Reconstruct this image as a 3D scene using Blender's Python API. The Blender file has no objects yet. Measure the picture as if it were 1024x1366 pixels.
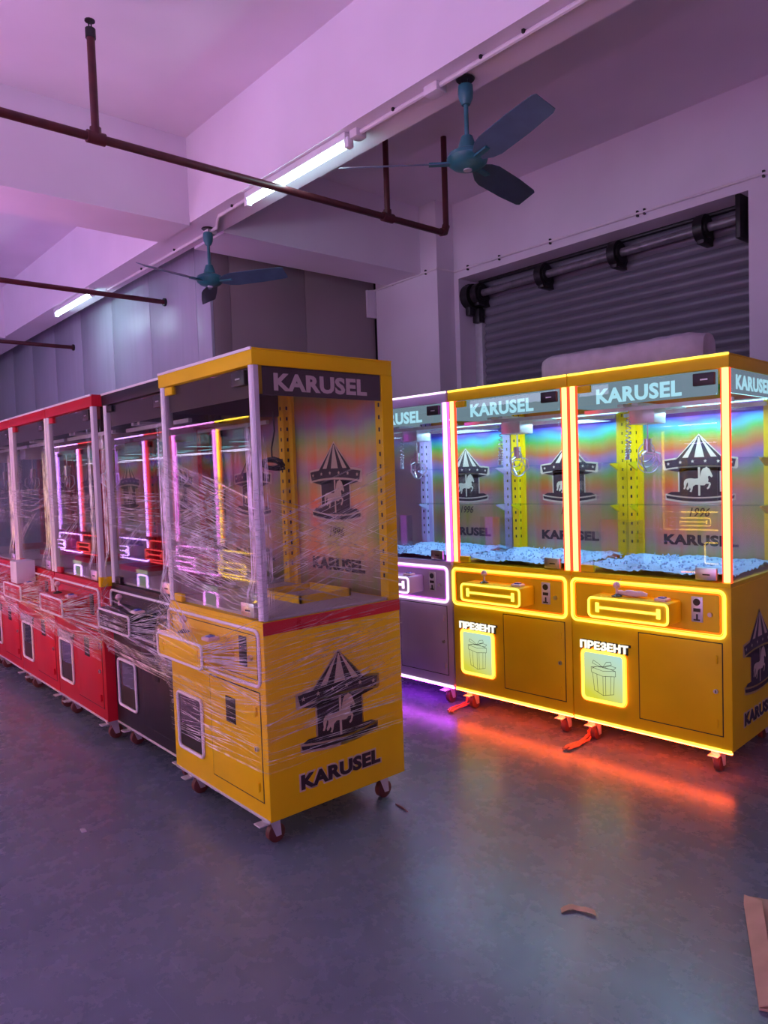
import bpy, bmesh, math, random
from mathutils import Vector, Matrix
random.seed(7)
SC = bpy.context.scene
COL = SC.collection
PI = math.pi

# ------------------------------------------------------------------ camera
F_PX, YAW, PITCH, ROLL = 977.23, 0.8557, -0.0501, -0.0339
CAM = Vector((2.4335, -1.4741, 1.4744))
def set_camera():
    f = Vector((-math.sin(YAW)*math.cos(PITCH), math.cos(YAW)*math.cos(PITCH), math.sin(PITCH)))
    r = Vector((math.cos(YAW), math.sin(YAW), 0)); u = r.cross(f)
    c, s = math.cos(ROLL), math.sin(ROLL)
    r2 = r*c+u*s; u2 = u*c-r*s
    cd = bpy.data.cameras.new('camera'); cd.sensor_fit = 'HORIZONTAL'; cd.sensor_width = 36
    cd.lens = F_PX/1024*36; cd.clip_start = .05; cd.clip_end = 100
    ob = bpy.data.objects.new('camera', cd); COL.objects.link(ob)
    m = Matrix((r2, u2, -f)).transposed().to_4x4(); m.translation = CAM
    ob.matrix_world = m
    SC.camera = ob
set_camera()

# ------------------------------------------------------------------ world, daylight, exposure
SC.view_settings.view_transform = 'Standard'; SC.view_settings.look = 'None'
SC.view_settings.gamma = 1; SC.view_settings.use_curve_mapping = False
SC.view_settings.exposure = 0.45
SC.cycles.transparent_max_bounces = 32
SC.cycles.max_bounces = 8
SC.cycles.sample_clamp_indirect = 6
w = bpy.data.worlds.new('daylight'); SC.world = w; w.use_nodes = True
bg = w.node_tree.nodes['Background']; bg.inputs[0].default_value = (.55, .68, 1, 1); bg.inputs[1].default_value = .8
def area(name, loc, rot, sx, sy, power, color):
    l = bpy.data.lights.new(name, 'AREA'); l.shape = 'RECTANGLE'; l.size = sx; l.size_y = sy
    l.energy = power; l.color = color
    o = bpy.data.objects.new(name, l); o.location = loc; o.rotation_euler = rot; COL.objects.link(o); return o
WIN = [(-6.2, -3.4), (-1.2, 1.6), (2.4, 4.6)]            # window openings in the wall behind the camera
for a, b in WIN:
    area('daylight_window', ((a+b)/2, -6.12, 2.0), (PI/2, 0, 0), b-a, 1.9, 48*(b-a)/2.8*(.3 if a > 2 else 1), (.74, .68, 1))

# ------------------------------------------------------------------ materials
def nt(name):
    m = bpy.data.materials.new(name); m.use_nodes = True
    n = m.node_tree; n.nodes.clear(); o = n.nodes.new('ShaderNodeOutputMaterial'); return m, n, o
def N(n, t, **k):
    x = n.nodes.new('ShaderNode'+t)
    for a, b in k.items():
        if a in x.inputs: x.inputs[a].default_value = b
        else: setattr(x, a, b)
    return x
def lk(n, a, b): n.links.new(a, b)
def c4(c): return (*c, 1)
def mat(name, col, rough=.5, metal=0., var=.12, scale=6., bump=0., rvar=.1, spec=.5, coat=0., stretch=None):
    m, n, o = nt(name)
    p = N(n, 'BsdfPrincipled'); p.inputs['Metallic'].default_value = metal
    p.inputs['Specular IOR Level'].default_value = spec; p.inputs['Coat Weight'].default_value = coat
    tc = N(n, 'TexCoord'); mp = N(n, 'Mapping')
    if stretch: mp.inputs['Scale'].default_value = stretch
    lk(n, tc.outputs['Object'], mp.inputs[0])
    no = N(n, 'TexNoise'); no.inputs['Scale'].default_value = scale; no.inputs['Detail'].default_value = 4
    lk(n, mp.outputs[0], no.inputs['Vector'])
    cr = N(n, 'ValToRGB')
    cr.color_ramp.elements[0].color = c4([max(0, x*(1-var)) for x in col]); cr.color_ramp.elements[0].position = .3
    cr.color_ramp.elements[1].color = c4([min(1, x*(1+var)) for x in col]); cr.color_ramp.elements[1].position = .7
    lk(n, no.outputs[0], cr.inputs[0]); lk(n, cr.outputs[0], p.inputs['Base Color'])
    mr = N(n, 'MapRange'); mr.inputs['To Min'].default_value = max(.02, rough-rvar); mr.inputs['To Max'].default_value = min(1, rough+rvar)
    lk(n, no.outputs[0], mr.inputs[0]); lk(n, mr.outputs[0], p.inputs['Roughness'])
    if bump:
        b = N(n, 'Bump'); b.inputs['Strength'].default_value = bump; b.inputs['Distance'].default_value = .01
        lk(n, no.outputs[0], b.inputs['Height']); lk(n, b.outputs[0], p.inputs['Normal'])
    lk(n, p.outputs[0], o.inputs[0]); return m
def emit(name, col, s, dim=.08):
    m, n, o = nt(name)
    e = N(n, 'Emission'); e.inputs[1].default_value = s
    tc = N(n, 'TexCoord'); no = N(n, 'TexNoise'); no.inputs['Scale'].default_value = 9
    lk(n, tc.outputs['Object'], no.inputs['Vector'])
    cr = N(n, 'ValToRGB'); cr.color_ramp.elements[0].color = c4([x*(1-dim) for x in col]); cr.color_ramp.elements[1].color = c4(col)
    lk(n, no.outputs[0], cr.inputs[0]); lk(n, cr.outputs[0], e.inputs[0]); lk(n, e.outputs[0], o.inputs[0]); return m
def glass(name, tint=(.97, .98, .985), ior=1.45, rough=0.):
    m, n, o = nt(name)
    t = N(n, 'BsdfTransparent'); t.inputs[0].default_value = c4(tint)
    g = N(n, 'BsdfGlossy'); g.inputs['Roughness'].default_value = rough
    ge = N(n, 'NewGeometry'); mr = N(n, 'MapRange'); mr.inputs['To Min'].default_value = ior; mr.inputs['To Max'].default_value = 1/ior
    lk(n, ge.outputs['Backfacing'], mr.inputs[0])
    fr = N(n, 'Fresnel'); lk(n, mr.outputs[0], fr.inputs['IOR'])
    mx = N(n, 'MixShader'); lk(n, fr.outputs[0], mx.inputs[0]); lk(n, t.outputs[0], mx.inputs[1]); lk(n, g.outputs[0], mx.inputs[2])
    lk(n, mx.outputs[0], o.inputs[0]); return m
def film_mat(name, base=.05, gain=1.6, su=1.5, sv=60., thr=.55):
    m, n, o = nt(name)
    tc = N(n, 'TexCoord'); mp = N(n, 'Mapping'); mp.inputs['Scale'].default_value = (su, sv, 1)
    lk(n, tc.outputs['UV'], mp.inputs[0])
    no = N(n, 'TexNoise'); no.inputs['Scale'].default_value = 1; no.inputs['Detail'].default_value = 3; no.inputs['Roughness'].default_value = .65
    lk(n, mp.outputs[0], no.inputs['Vector'])
    mr = N(n, 'MapRange'); mr.inputs['From Min'].default_value = thr; mr.inputs['From Max'].default_value = thr+.5/gain
    mr.inputs['To Min'].default_value = base; mr.inputs['To Max'].default_value = .75
    lk(n, no.outputs[0], mr.inputs[0])
    n2 = N(n, 'TexNoise'); n2.inputs['Scale'].default_value = 3.5; lk(n, tc.outputs['Object'], n2.inputs['Vector'])
    m2 = N(n, 'MapRange'); m2.inputs['From Min'].default_value = .35; m2.inputs['From Max'].default_value = .65; m2.inputs['To Min'].default_value = .45; m2.inputs['To Max'].default_value = 1
    lk(n, n2.outputs[0], m2.inputs[0])
    mu = N(n, 'Math', operation='MULTIPLY'); lk(n, mr.outputs[0], mu.inputs[0]); lk(n, m2.outputs[0], mu.inputs[1])
    t = N(n, 'BsdfTransparent'); t.inputs[0].default_value = (1, .99, 1, 1)
    g = N(n, 'BsdfGlossy'); g.inputs['Roughness'].default_value = .22; g.inputs[0].default_value = (.95, .95, .95, 1)
    d = N(n, 'BsdfDiffuse'); d.inputs[0].default_value = (.8, .78, .82, 1)
    bp = N(n, 'Bump'); bp.inputs['Strength'].default_value = .6; bp.inputs['Distance'].default_value = .01
    lk(n, no.outputs[0], bp.inputs['Height']); lk(n, bp.outputs[0], g.inputs['Normal'])
    gd = N(n, 'MixShader'); gd.inputs[0].default_value = .4; lk(n, g.outputs[0], gd.inputs[1]); lk(n, d.outputs[0], gd.inputs[2])
    mx = N(n, 'MixShader'); lk(n, mu.outputs[0], mx.inputs[0]); lk(n, t.outputs[0], mx.inputs[1]); lk(n, gd.outputs[0], mx.inputs[2])
    lk(n, mx.outputs[0], o.inputs[0]); return m
def strand_mat():
    m, n, o = nt('film_crease')
    t = N(n, 'BsdfTransparent'); g = N(n, 'BsdfGlossy'); g.inputs['Roughness'].default_value = .3; g.inputs[0].default_value = (.95, .95, .97, 1)
    d = N(n, 'BsdfDiffuse'); d.inputs[0].default_value = (.9, .88, .92, 1)
    a = N(n, 'MixShader'); a.inputs[0].default_value = .55; lk(n, g.outputs[0], a.inputs[1]); lk(n, d.outputs[0], a.inputs[2])
    tc = N(n, 'TexCoord'); no = N(n, 'TexNoise'); no.inputs['Scale'].default_value = 14; lk(n, tc.outputs['Object'], no.inputs['Vector'])
    mr = N(n, 'MapRange'); mr.inputs['From Min'].default_value = .35; mr.inputs['From Max'].default_value = .65; mr.inputs['To Min'].default_value = .15; mr.inputs['To Max'].default_value = .85; lk(n, no.outputs[0], mr.inputs[0])
    mx = N(n, 'MixShader'); lk(n, mr.outputs[0], mx.inputs[0]); lk(n, t.outputs[0], mx.inputs[1]); lk(n, a.outputs[0], mx.inputs[2])
    lk(n, mx.outputs[0], o.inputs[0]); return m
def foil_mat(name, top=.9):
    """rainbow foil: LED diffraction bands put into the sheet colour, pale gold lower down"""
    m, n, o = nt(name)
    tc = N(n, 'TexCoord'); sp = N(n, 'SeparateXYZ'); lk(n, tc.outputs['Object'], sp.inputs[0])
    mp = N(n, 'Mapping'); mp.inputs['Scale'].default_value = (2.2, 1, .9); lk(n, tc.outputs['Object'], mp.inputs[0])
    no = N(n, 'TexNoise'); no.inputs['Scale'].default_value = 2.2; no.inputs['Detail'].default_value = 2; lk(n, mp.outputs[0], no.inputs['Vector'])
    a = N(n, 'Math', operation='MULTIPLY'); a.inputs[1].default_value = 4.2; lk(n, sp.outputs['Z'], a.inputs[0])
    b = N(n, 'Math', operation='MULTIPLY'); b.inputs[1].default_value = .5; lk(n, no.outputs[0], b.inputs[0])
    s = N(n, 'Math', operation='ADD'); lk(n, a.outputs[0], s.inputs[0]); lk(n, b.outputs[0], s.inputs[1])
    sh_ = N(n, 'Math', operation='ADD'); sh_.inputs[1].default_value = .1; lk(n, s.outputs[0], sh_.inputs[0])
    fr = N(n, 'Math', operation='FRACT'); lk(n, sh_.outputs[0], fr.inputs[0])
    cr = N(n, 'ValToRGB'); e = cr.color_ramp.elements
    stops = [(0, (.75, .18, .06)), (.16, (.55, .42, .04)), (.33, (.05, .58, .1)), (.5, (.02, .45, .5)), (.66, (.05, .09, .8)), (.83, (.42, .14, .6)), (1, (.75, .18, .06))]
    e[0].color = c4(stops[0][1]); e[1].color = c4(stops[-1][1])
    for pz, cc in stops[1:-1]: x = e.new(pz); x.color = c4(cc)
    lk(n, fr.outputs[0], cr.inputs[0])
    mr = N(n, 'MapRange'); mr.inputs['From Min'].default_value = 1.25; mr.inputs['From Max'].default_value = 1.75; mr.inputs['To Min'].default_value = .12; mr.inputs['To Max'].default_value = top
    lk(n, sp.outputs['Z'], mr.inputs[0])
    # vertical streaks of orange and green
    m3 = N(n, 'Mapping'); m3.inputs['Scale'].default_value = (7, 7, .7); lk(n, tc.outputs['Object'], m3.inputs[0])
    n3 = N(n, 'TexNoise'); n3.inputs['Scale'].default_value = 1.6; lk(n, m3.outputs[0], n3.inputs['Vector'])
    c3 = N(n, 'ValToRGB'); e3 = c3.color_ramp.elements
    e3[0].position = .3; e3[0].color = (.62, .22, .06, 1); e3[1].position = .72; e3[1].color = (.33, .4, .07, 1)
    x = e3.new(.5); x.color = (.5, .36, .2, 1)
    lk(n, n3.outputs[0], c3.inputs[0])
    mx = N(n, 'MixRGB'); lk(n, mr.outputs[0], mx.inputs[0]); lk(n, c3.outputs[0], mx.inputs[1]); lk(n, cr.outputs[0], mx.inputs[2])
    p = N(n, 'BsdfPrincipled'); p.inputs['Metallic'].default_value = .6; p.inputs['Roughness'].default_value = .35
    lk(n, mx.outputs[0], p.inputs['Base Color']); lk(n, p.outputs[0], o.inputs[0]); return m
def floor_mat():
    m, n, o = nt('grey_painted_floor')
    tc = N(n, 'TexCoord'); p = N(n, 'BsdfPrincipled')
    n1 = N(n, 'TexNoise'); n1.inputs['Scale'].default_value = 1.1; n1.inputs['Detail'].default_value = 6; lk(n, tc.outputs['Object'], n1.inputs['Vector'])
    cr = N(n, 'ValToRGB'); cr.color_ramp.elements[0].position = .3; cr.color_ramp.elements[0].color = (.105, .145, .19, 1)
    cr.color_ramp.elements[1].position = .7; cr.color_ramp.elements[1].color = (.155, .20, .245, 1)
    lk(n, n1.outputs[0], cr.inputs[0])
    # worn patches
    n4 = N(n, 'TexNoise'); n4.inputs['Scale'].default_value = 7; n4.inputs['Detail'].default_value = 8; n4.inputs['Roughness'].default_value = .7; lk(n, tc.outputs['Object'], n4.inputs['Vector'])
    w4 = N(n, 'MapRange'); w4.inputs['From Min'].default_value = .58; w4.inputs['From Max'].default_value = .72; w4.inputs['To Max'].default_value = .2; lk(n, n4.outputs[0], w4.inputs[0])
    mx = N(n, 'MixRGB'); lk(n, w4.outputs[0], mx.inputs[0]); lk(n, cr.outputs[0], mx.inputs[1]); mx.inputs[2].default_value = (.28, .31, .33, 1)
    # scratches: thin stretched noise lines in two directions
    last = mx
    for ang, sc in ((.5, 3.), (1.9, 2.3), (2.6, 2.7)):
        mp = N(n, 'Mapping'); mp.inputs['Rotation'].default_value = (0, 0, ang); mp.inputs['Scale'].default_value = (sc, sc*28, 1); lk(n, tc.outputs['Object'], mp.inputs[0])
        ns = N(n, 'TexNoise'); ns.inputs['Scale'].default_value = 1.; ns.inputs['Detail'].default_value = 2; lk(n, mp.outputs[0], ns.inputs['Vector'])
        ms = N(n, 'MapRange'); ms.inputs['From Min'].default_value = .70; ms.inputs['From Max'].default_value = .78; ms.inputs['To Max'].default_value = .4; lk(n, ns.outputs[0], ms.inputs[0])
        m5 = N(n, 'MixRGB'); lk(n, ms.outputs[0], m5.inputs[0]); lk(n, last.outputs[0], m5.inputs[1]); m5.inputs[2].default_value = (.33, .38, .43, 1); last = m5
    lk(n, last.outputs[0], p.inputs['Base Color'])
    rr = N(n, 'MapRange'); rr.inputs['From Min'].default_value = .3; rr.inputs['From Max'].default_value = .75; rr.inputs['To Min'].default_value = .24; rr.inputs['To Max'].default_value = .31
    lk(n, n4.outputs[0], rr.inputs[0]); lk(n, rr.outputs[0], p.inputs['Roughness'])
    b = N(n, 'Bump'); b.inputs['Strength'].default_value = .08; b.inputs['Distance'].default_value = .01; lk(n, n4.outputs[0], b.inputs['Height']); lk(n, b.outputs[0], p.inputs['Normal'])
    lk(n, p.outputs[0], o.inputs[0]); return m
def gift_panel_mat():
    m, n, o = nt('backlit_gift_panel')
    tc = N(n, 'TexCoord'); sp = N(n, 'SeparateXYZ'); lk(n, tc.outputs['Object'], sp.inputs[0])
    ad = N(n, 'Math', operation='MULTIPLY_ADD'); ad.inputs[1].default_value = .5; lk(n, sp.outputs['X'], ad.inputs[0]); lk(n, sp.outputs['Z'], ad.inputs[2])
    mr = N(n, 'MapRange'); mr.inputs['From Min'].default_value = .12; mr.inputs['From Max'].default_value = .42; lk(n, ad.outputs[0], mr.inputs[0])
    cr = N(n, 'ValToRGB'); cr.color_ramp.elements[0].color = (.62, .6, .05, 1); cr.color_ramp.elements[1].color = (.42, .68, .62, 1)
    lk(n, mr.outputs[0], cr.inputs[0]); e = N(n, 'Emission'); e.inputs[1].default_value = .8
    lk(n, cr.outputs[0], e.inputs[0]); lk(n, e.outputs[0], o.inputs[0]); return m

M = dict(
  floor=floor_mat(),
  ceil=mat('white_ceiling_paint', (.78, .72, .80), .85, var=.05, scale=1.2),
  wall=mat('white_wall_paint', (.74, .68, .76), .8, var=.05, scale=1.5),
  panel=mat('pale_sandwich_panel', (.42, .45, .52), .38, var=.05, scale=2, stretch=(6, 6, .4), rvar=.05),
  shadepanel=mat('shaded_side_panel', (.30, .25, .25), .6, var=.06, scale=2),
  yellow=mat('yellow_powder_coat', (.88, .60, .006), .45, var=.04, scale=5, rvar=.05, spec=.2),
  red=mat('red_powder_coat', (.52, .01, .026), .42, var=.05, scale=5, rvar=.05, spec=.25),
  black=mat('black_powder_coat', (.014, .011, .018), .45, var=.1, scale=5, rvar=.05, spec=.3),
  lilac=mat('lilac_grey_coat', (.52, .4, .66), .4, var=.05, scale=5, rvar=.05),
  pink=mat('pink_powder_coat', (.8, .25, .5), .4, var=.05, scale=5, rvar=.05),
  dark=mat('dark_plastic', (.02, .018, .02), .4, var=.2),
  steel=mat('brushed_steel', (.62, .6, .62), .32, 1., var=.08, scale=20),
  zinc=mat('zinc_plate', (.7, .7, .74), .35, .45, var=.08, scale=20),
  rust=mat('rust_brown_wheel', (.13, .035, .03), .5, var=.2, scale=30),
  offtube=mat('milky_silicone_tube', (.9, .86, .92), .3, var=.03, spec=.5),
  offside=mat('clear_grey_profile', (.62, .57, .64), .2, var=.05),
  glass=glass('clear_glass'), acrylic=glass('clear_acrylic', (.94, .95, .97)),
  shelf=glass('glass_shelf_edge', (.85, .97, .95)),
  film=film_mat('stretch_film', base=.025, gain=4., su=.6, sv=38, thr=.56),
  filmd=film_mat('stretch_film_bunched', base=.12, gain=3., su=1.5, sv=30, thr=.45),
  strand=strand_mat(),
  foil=foil_mat('rainbow_foil'), dimfoil=foil_mat('rainbow_foil_dim_light', .38),  # second: same foil with the weaker light of unlit machines in its colour
  print_dark=mat('dark_brown_print', (.03, .016, .022), .5, var=.1),
  print_cream=mat('cream_print', (.62, .5, .36), .5, var=.06),
  head_off=mat('brown_header_film', (.055, .028, .025), .35, var=.1),
  head_off_txt=mat('header_letter_beige', (.62, .5, .46), .4, var=.05),
  head_on=emit('backlit_header_film', (.16, .24, .29), .8), head_on_txt=emit('backlit_header_letters', (.45, .85, 1.), .75),
  tape=mat('red_tape', (.62, .02, .03), .3, var=.06),
  pellet=mat('white_foam_pellets', (.36, .54, .8), .8, var=.1, scale=60, bump=.6),
  tray=mat('grey_tray_board', (.55, .52, .5), .6, var=.08),
  led=emit('cyan_led_dots', (.35, .9, 1.), 3.2),
  gift=gift_panel_mat(), giftline=mat('gift_line_print', (.05, .06, .03), .6),
  sign_on=emit('lit_white_letters', (1, .95, .8), .95),
  hole=mat('dark_opening', (.012, .01, .012), .6, var=.2),
  teal=mat('teal_fan_enamel', (.03, .17, .19), .35, var=.15, scale=12),
  blade=mat('blue_grey_fan_blade', (.055, .10, .15), .4, var=.15, scale=10),
  pipe=mat('dark_red_pipe_paint', (.075, .012, .016), .45, var=.25, scale=14),
  conduit=mat('white_conduit', (.75, .68, .72), .45, var=.05),
  fixture=mat('white_fixture_enamel', (.8, .8, .82), .4, var=.04),
  tubelight=emit('fluorescent_tube', (.6, .9, 1.), 19, dim=.02),
  slat=mat('dark_grey_shutter', (.19, .18, .22), .45, .2, var=.12, scale=5, stretch=(.4, 1, 3)),
  shaft=mat('greasy_black_steel', (.03, .026, .03), .4, .5, var=.3, scale=20),
  shaftgrey=mat('worn_grey_shaft', (.22, .2, .23), .4, .4, var=.25, scale=15),
  foam=mat('white_foam_wrap', (.48, .46, .52), .75, var=.12, scale=14, bump=.5),
  foampack=mat('lilac_foam_sheet', (.7, .68, .8), .6, var=.06),
  card=mat('brown_cardboard', (.5, .34, .22), .8, var=.12, scale=12),
  scrap=mat('tan_paper_scrap', (.6, .42, .24), .8, var=.1),
  cord=mat('orange_red_cord', (.75, .2, .1), .5, var=.1),
  blackcord=mat('black_cable', (.02, .015, .018), .5),
  coil=mat('silver_coil_cord', (.6, .6, .66), .3, .6, var=.05),
  pinkplastic=mat('pale_pink_plastic', (.8, .55, .6), .35, var=.05),
  blue=mat('blue_button', (.08, .12, .5), .3, var=.05),
)
# lit neon: core, side strip
def neon(tag, core, s, side, ss): return (emit('neon_core_'+tag, core, s), emit('neon_side_'+tag, side, ss))
NE = dict(yellow=neon('yellow', (1, .68, .07), 1.9, (1, .05, .02), 1.8),
          white=neon('lilac_white', (1, .72, 1), 1.7, (.75, .08, .9), 2.2),
          farpink=neon('far_pink', (.95, .3, 1), 8, (1, .1, .9), 4),
          faryellow=neon('far_yellow', (1, .65, .06), 9, (1, .2, .03), 4),
          farred=neon('far_red', (1, .07, .09), 3.2, (1, .05, .1), 2),
          farviolet=neon('far_violet', (.6, .32, 1), 9, (.5, .15, 1), 5),
          rearlilac=neon('rear_lilac', (.75, .42, 1), 7, (.6, .2, 1), 12),
          rearpink=neon('rear_pink', (1, .4, .9), 7, (1, .2, .7), 12))
POST = emit('neon_post_pale_yellow', (1, .7, .2), 1.8)
FILL_VIOLET = emit('ceiling_fill_violet', (.5, .22, 1), 40)  # emitters added on roofs of the unseen machines to brighten the ceiling
FILL_LILAC = emit('ceiling_fill_lilac', (.86, .38, 1), 85)
GLOW = dict(yellow=emit('underglow_orange', (1, .075, .015), 40), white=emit('underglow_magenta', (.6, .05, 1), 30))
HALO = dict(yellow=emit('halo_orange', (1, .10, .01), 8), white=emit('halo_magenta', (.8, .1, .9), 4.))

# ------------------------------------------------------------------ mesh helpers
class G:
    def __init__(s, ox=0, oy=0): s.v = []; s.f = []; s.uv = None; s.o = Vector((ox, oy, 0)); s.mi = []; s.cur = 0
    def add(s, vs, fs):
        b = len(s.v); s.v += [Vector(v)+s.o for v in vs]; s.f += [[i+b for i in f] for f in fs]; s.mi += [s.cur]*len(fs)
    def box(s, x0, x1, y0, y1, z0, z1, bev=0.):
        if bev:
            bm = bmesh.new(); bmesh.ops.create_cube(bm, size=1)
            for v in bm.verts: v.co = ((x0+x1)/2+v.co.x*(x1-x0), (y0+y1)/2+v.co.y*(y1-y0), (z0+z1)/2+v.co.z*(z1-z0))
            bmesh.ops.bevel(bm, geom=bm.edges[:], offset=bev, segments=2, affect='EDGES', profile=.5)
            bm.verts.index_update(); s.add([v.co.copy() for v in bm.verts], [[v.index for v in f.verts] for f in bm.faces]); bm.free(); return s
        s.add([(x, y, z) for x in (x0, x1) for y in (y0, y1) for z in (z0, z1)],
              [(0, 1, 3, 2), (4, 6, 7, 5), (0, 4, 5, 1), (2, 3, 7, 6), (0, 2, 6, 4), (1, 5, 7, 3)]); return s
    def tube(s, pts, r, n=8, closed=False, caps=True):
        pts = [Vector(p) for p in pts]; L = len(pts); rings = []; prev = None
        for i, p in enumerate(pts):
            a = pts[(i-1) % L] if (closed or i > 0) else p; b = pts[(i+1) % L] if (closed or i < L-1) else p
            t = (b-a).normalized()
            if prev is None:
                up = Vector((0, 0, 1)) if abs(t.z) < .9 else Vector((1, 0, 0)); u = t.cross(up).normalized()
            else: u = (prev-t*prev.dot(t)).normalized()
            prev = u; v = t.cross(u)
            rr = r[i] if isinstance(r, (list, tuple)) else r
            rings.append([p+(u*math.cos(k*2*PI/n)+v*math.sin(k*2*PI/n))*rr for k in range(n)])
        vs = [q for R in rings for q in R]; fs = []
        for i in range(L if closed else L-1):
            j = (i+1) % L
            for k in range(n): fs.append((i*n+k, i*n+(k+1) % n, j*n+(k+1) % n, j*n+k))
        if caps and not closed: fs.append(tuple(range(n))[::-1]); fs.append(tuple((L-1)*n+k for k in range(n)))
        s.add(vs, fs); return s
    def cyl(s, a, b, r, n=16): return s.tube([a, b], r, n)
    def lathe(s, c, prof, n=24):
        """profile (r, z) turned about the vertical through c"""
        vs = [(c[0]+r*math.cos(k*2*PI/n), c[1]+r*math.sin(k*2*PI/n), c[2]+z) for r, z in prof for k in range(n)]
        fs = [(i*n+k, i*n+(k+1) % n, (i+1)*n+(k+1) % n, (i+1)*n+k) for i in range(len(prof)-1) for k in range(n)]
        fs += [tuple(range(n))[::-1], tuple((len(prof)-1)*n+k for k in range(n))]
        s.add(vs, fs); return s
    def poly(s, pts, thick=None):
        """flat polygon; thick = vector extrudes it to a prism"""
        n = len(pts)
        if thick is None: s.add(pts, [tuple(range(n))]); return s
        t = Vector(thick); a = [Vector(p) for p in pts]
        s.add(a+[p+t for p in a], [tuple(range(n)), tuple(range(n, 2*n))[::-1]]+[(i, i+n, (i+1) % n+n, (i+1) % n) for i in range(n)]); return s
    def mesh(s, name, mats=None, smooth=True):
        me = bpy.data.meshes.new(name); me.from_pydata(s.v, [], s.f); me.update()
        bm = bmesh.new(); bm.from_mesh(me); bmesh.ops.recalc_face_normals(bm, faces=bm.faces[:]); bm.to_mesh(me); bm.free()
        for m in (mats or [None]): me.materials.append(m)
        if mats and len(mats) > 1: me.polygons.foreach_set('material_index', s.mi)
        if smooth: me.shade_smooth(); me.set_sharp_from_angle(angle=math.radians(38))
        return me
def put(name, me, m=None, parent=None, loc=None, rot=None):
    o = bpy.data.objects.new(name, me); COL.objects.link(o)
    if m is not None:
        o.material_slots[0].link = 'OBJECT'; o.material_slots[0].material = m
    if parent is not None: o.parent = parent
    if loc is not None: o.location = loc
    if rot is not None: o.rotation_euler = rot
    return o
def build(name, g, m, parent=None, loc=None, rot=None): return put(name, g.mesh(name, [m]), None, parent, loc, rot)
def empty(name, loc=(0, 0, 0), rz=0.):
    o = bpy.data.objects.new(name, None); o.empty_display_size = .1; COL.objects.link(o); o.location = loc; o.rotation_euler = (0, 0, rz); return o
def tag(o, label=None, cat=None, group=None, kind=None):
    if label: o['label'] = label
    if cat: o['category'] = cat
    if group: o['group'] = group
    if kind: o['kind'] = kind
    return o
def struct(name, g, m, label=None, parent=None):
    o = build(name, g, m, parent)
    if parent is None: o['kind'] = 'structure'; o['label'] = label; o['category'] = name.split('_')[0]
    return o
def rrect(x0, x1, z0, z1, r, y, n=5):
    pts = []
    for cx, cz, a in ((x1-r, z1-r, 0), (x0+r, z1-r, PI/2), (x0+r, z0+r, PI), (x1-r, z0+r, 1.5*PI)):
        for k in range(n+1):
            t = a+k*PI/2/n; pts.append((cx+r*math.cos(t), y, cz+r*math.sin(t)))
    return pts
_TXT = {}
def text_mesh(key, body, width, height, bold=.02, shear=0., thick=.0015, mats=None):
    """lettering in the XZ plane, reading from -Y, centred on the origin"""
    k = (key, body, width, height)
    if k in _TXT: return _TXT[k]
    cu = bpy.data.curves.new('lettering', 'FONT'); cu.body = body; cu.size = 1; cu.offset = bold; cu.shear = shear; cu.extrude = .01; cu.resolution_u = 3
    cu.space_character = 1.06
    ob = bpy.data.objects.new('lettering', cu); COL.objects.link(ob)
    bpy.context.view_layer.update()
    dg = bpy.context.evaluated_depsgraph_get()
    me = bpy.data.meshes.new_from_object(ob.evaluated_get(dg)); bpy.data.objects.remove(ob); bpy.data.curves.remove(cu)
    xs = [v.co.x for v in me.vertices]; ys = [v.co.y for v in me.vertices]
    x0, x1, y0, y1 = min(xs), max(xs), min(ys), max(ys)
    for v in me.vertices:
        x, y, z = v.co
        v.co = ((x-(x0+x1)/2)/(x1-x0)*width, -z/.02*thick-thick/2, (y-(y0+y1)/2)/(y1-y0)*height)
    me.materials.clear(); me.materials.append(None); me.update()
    _TXT[k] = me; return me

# ------------------------------------------------------------------ the room
CEIL, BEAMZ = 4.15, 3.50
XL, XR, YF, YB = -12., 5.5, -6.2, 4.02
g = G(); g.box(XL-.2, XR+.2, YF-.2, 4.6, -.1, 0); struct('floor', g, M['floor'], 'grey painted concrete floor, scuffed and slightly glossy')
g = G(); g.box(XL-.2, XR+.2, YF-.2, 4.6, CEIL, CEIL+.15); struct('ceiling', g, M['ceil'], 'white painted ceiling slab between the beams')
g = G(); g.box(XL, XR, 1.27, 1.57, BEAMZ, CEIL); struct('trim_1', g, M['ceil'], 'long white ceiling beam carrying tube lights and fans')
g = G()
g.box(-3.45, -2.93, YF, 1.27, BEAMZ-.02, CEIL); g.box(-3.45, -2.93, 1.57, 4.3, BEAMZ-.02, CEIL)
struct('trim_2', g, M['ceil'], 'white cross beam above the front yellow machine')
g = G(); g.box(-8.85, -8.33, YF, 1.27, BEAMZ-.02, CEIL); struct('trim_3', g, M['ceil'], 'white cross beam at the far left end')
g = G(); g.box(2.35, 2.87, 1.57, 4.02, BEAMZ-.02, CEIL); g.box(2.35, 2.87, YF, 1.27, BEAMZ-.02, CEIL); struct('trim_4', g, M['ceil'], 'white cross beam on the right, out of view')
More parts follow.
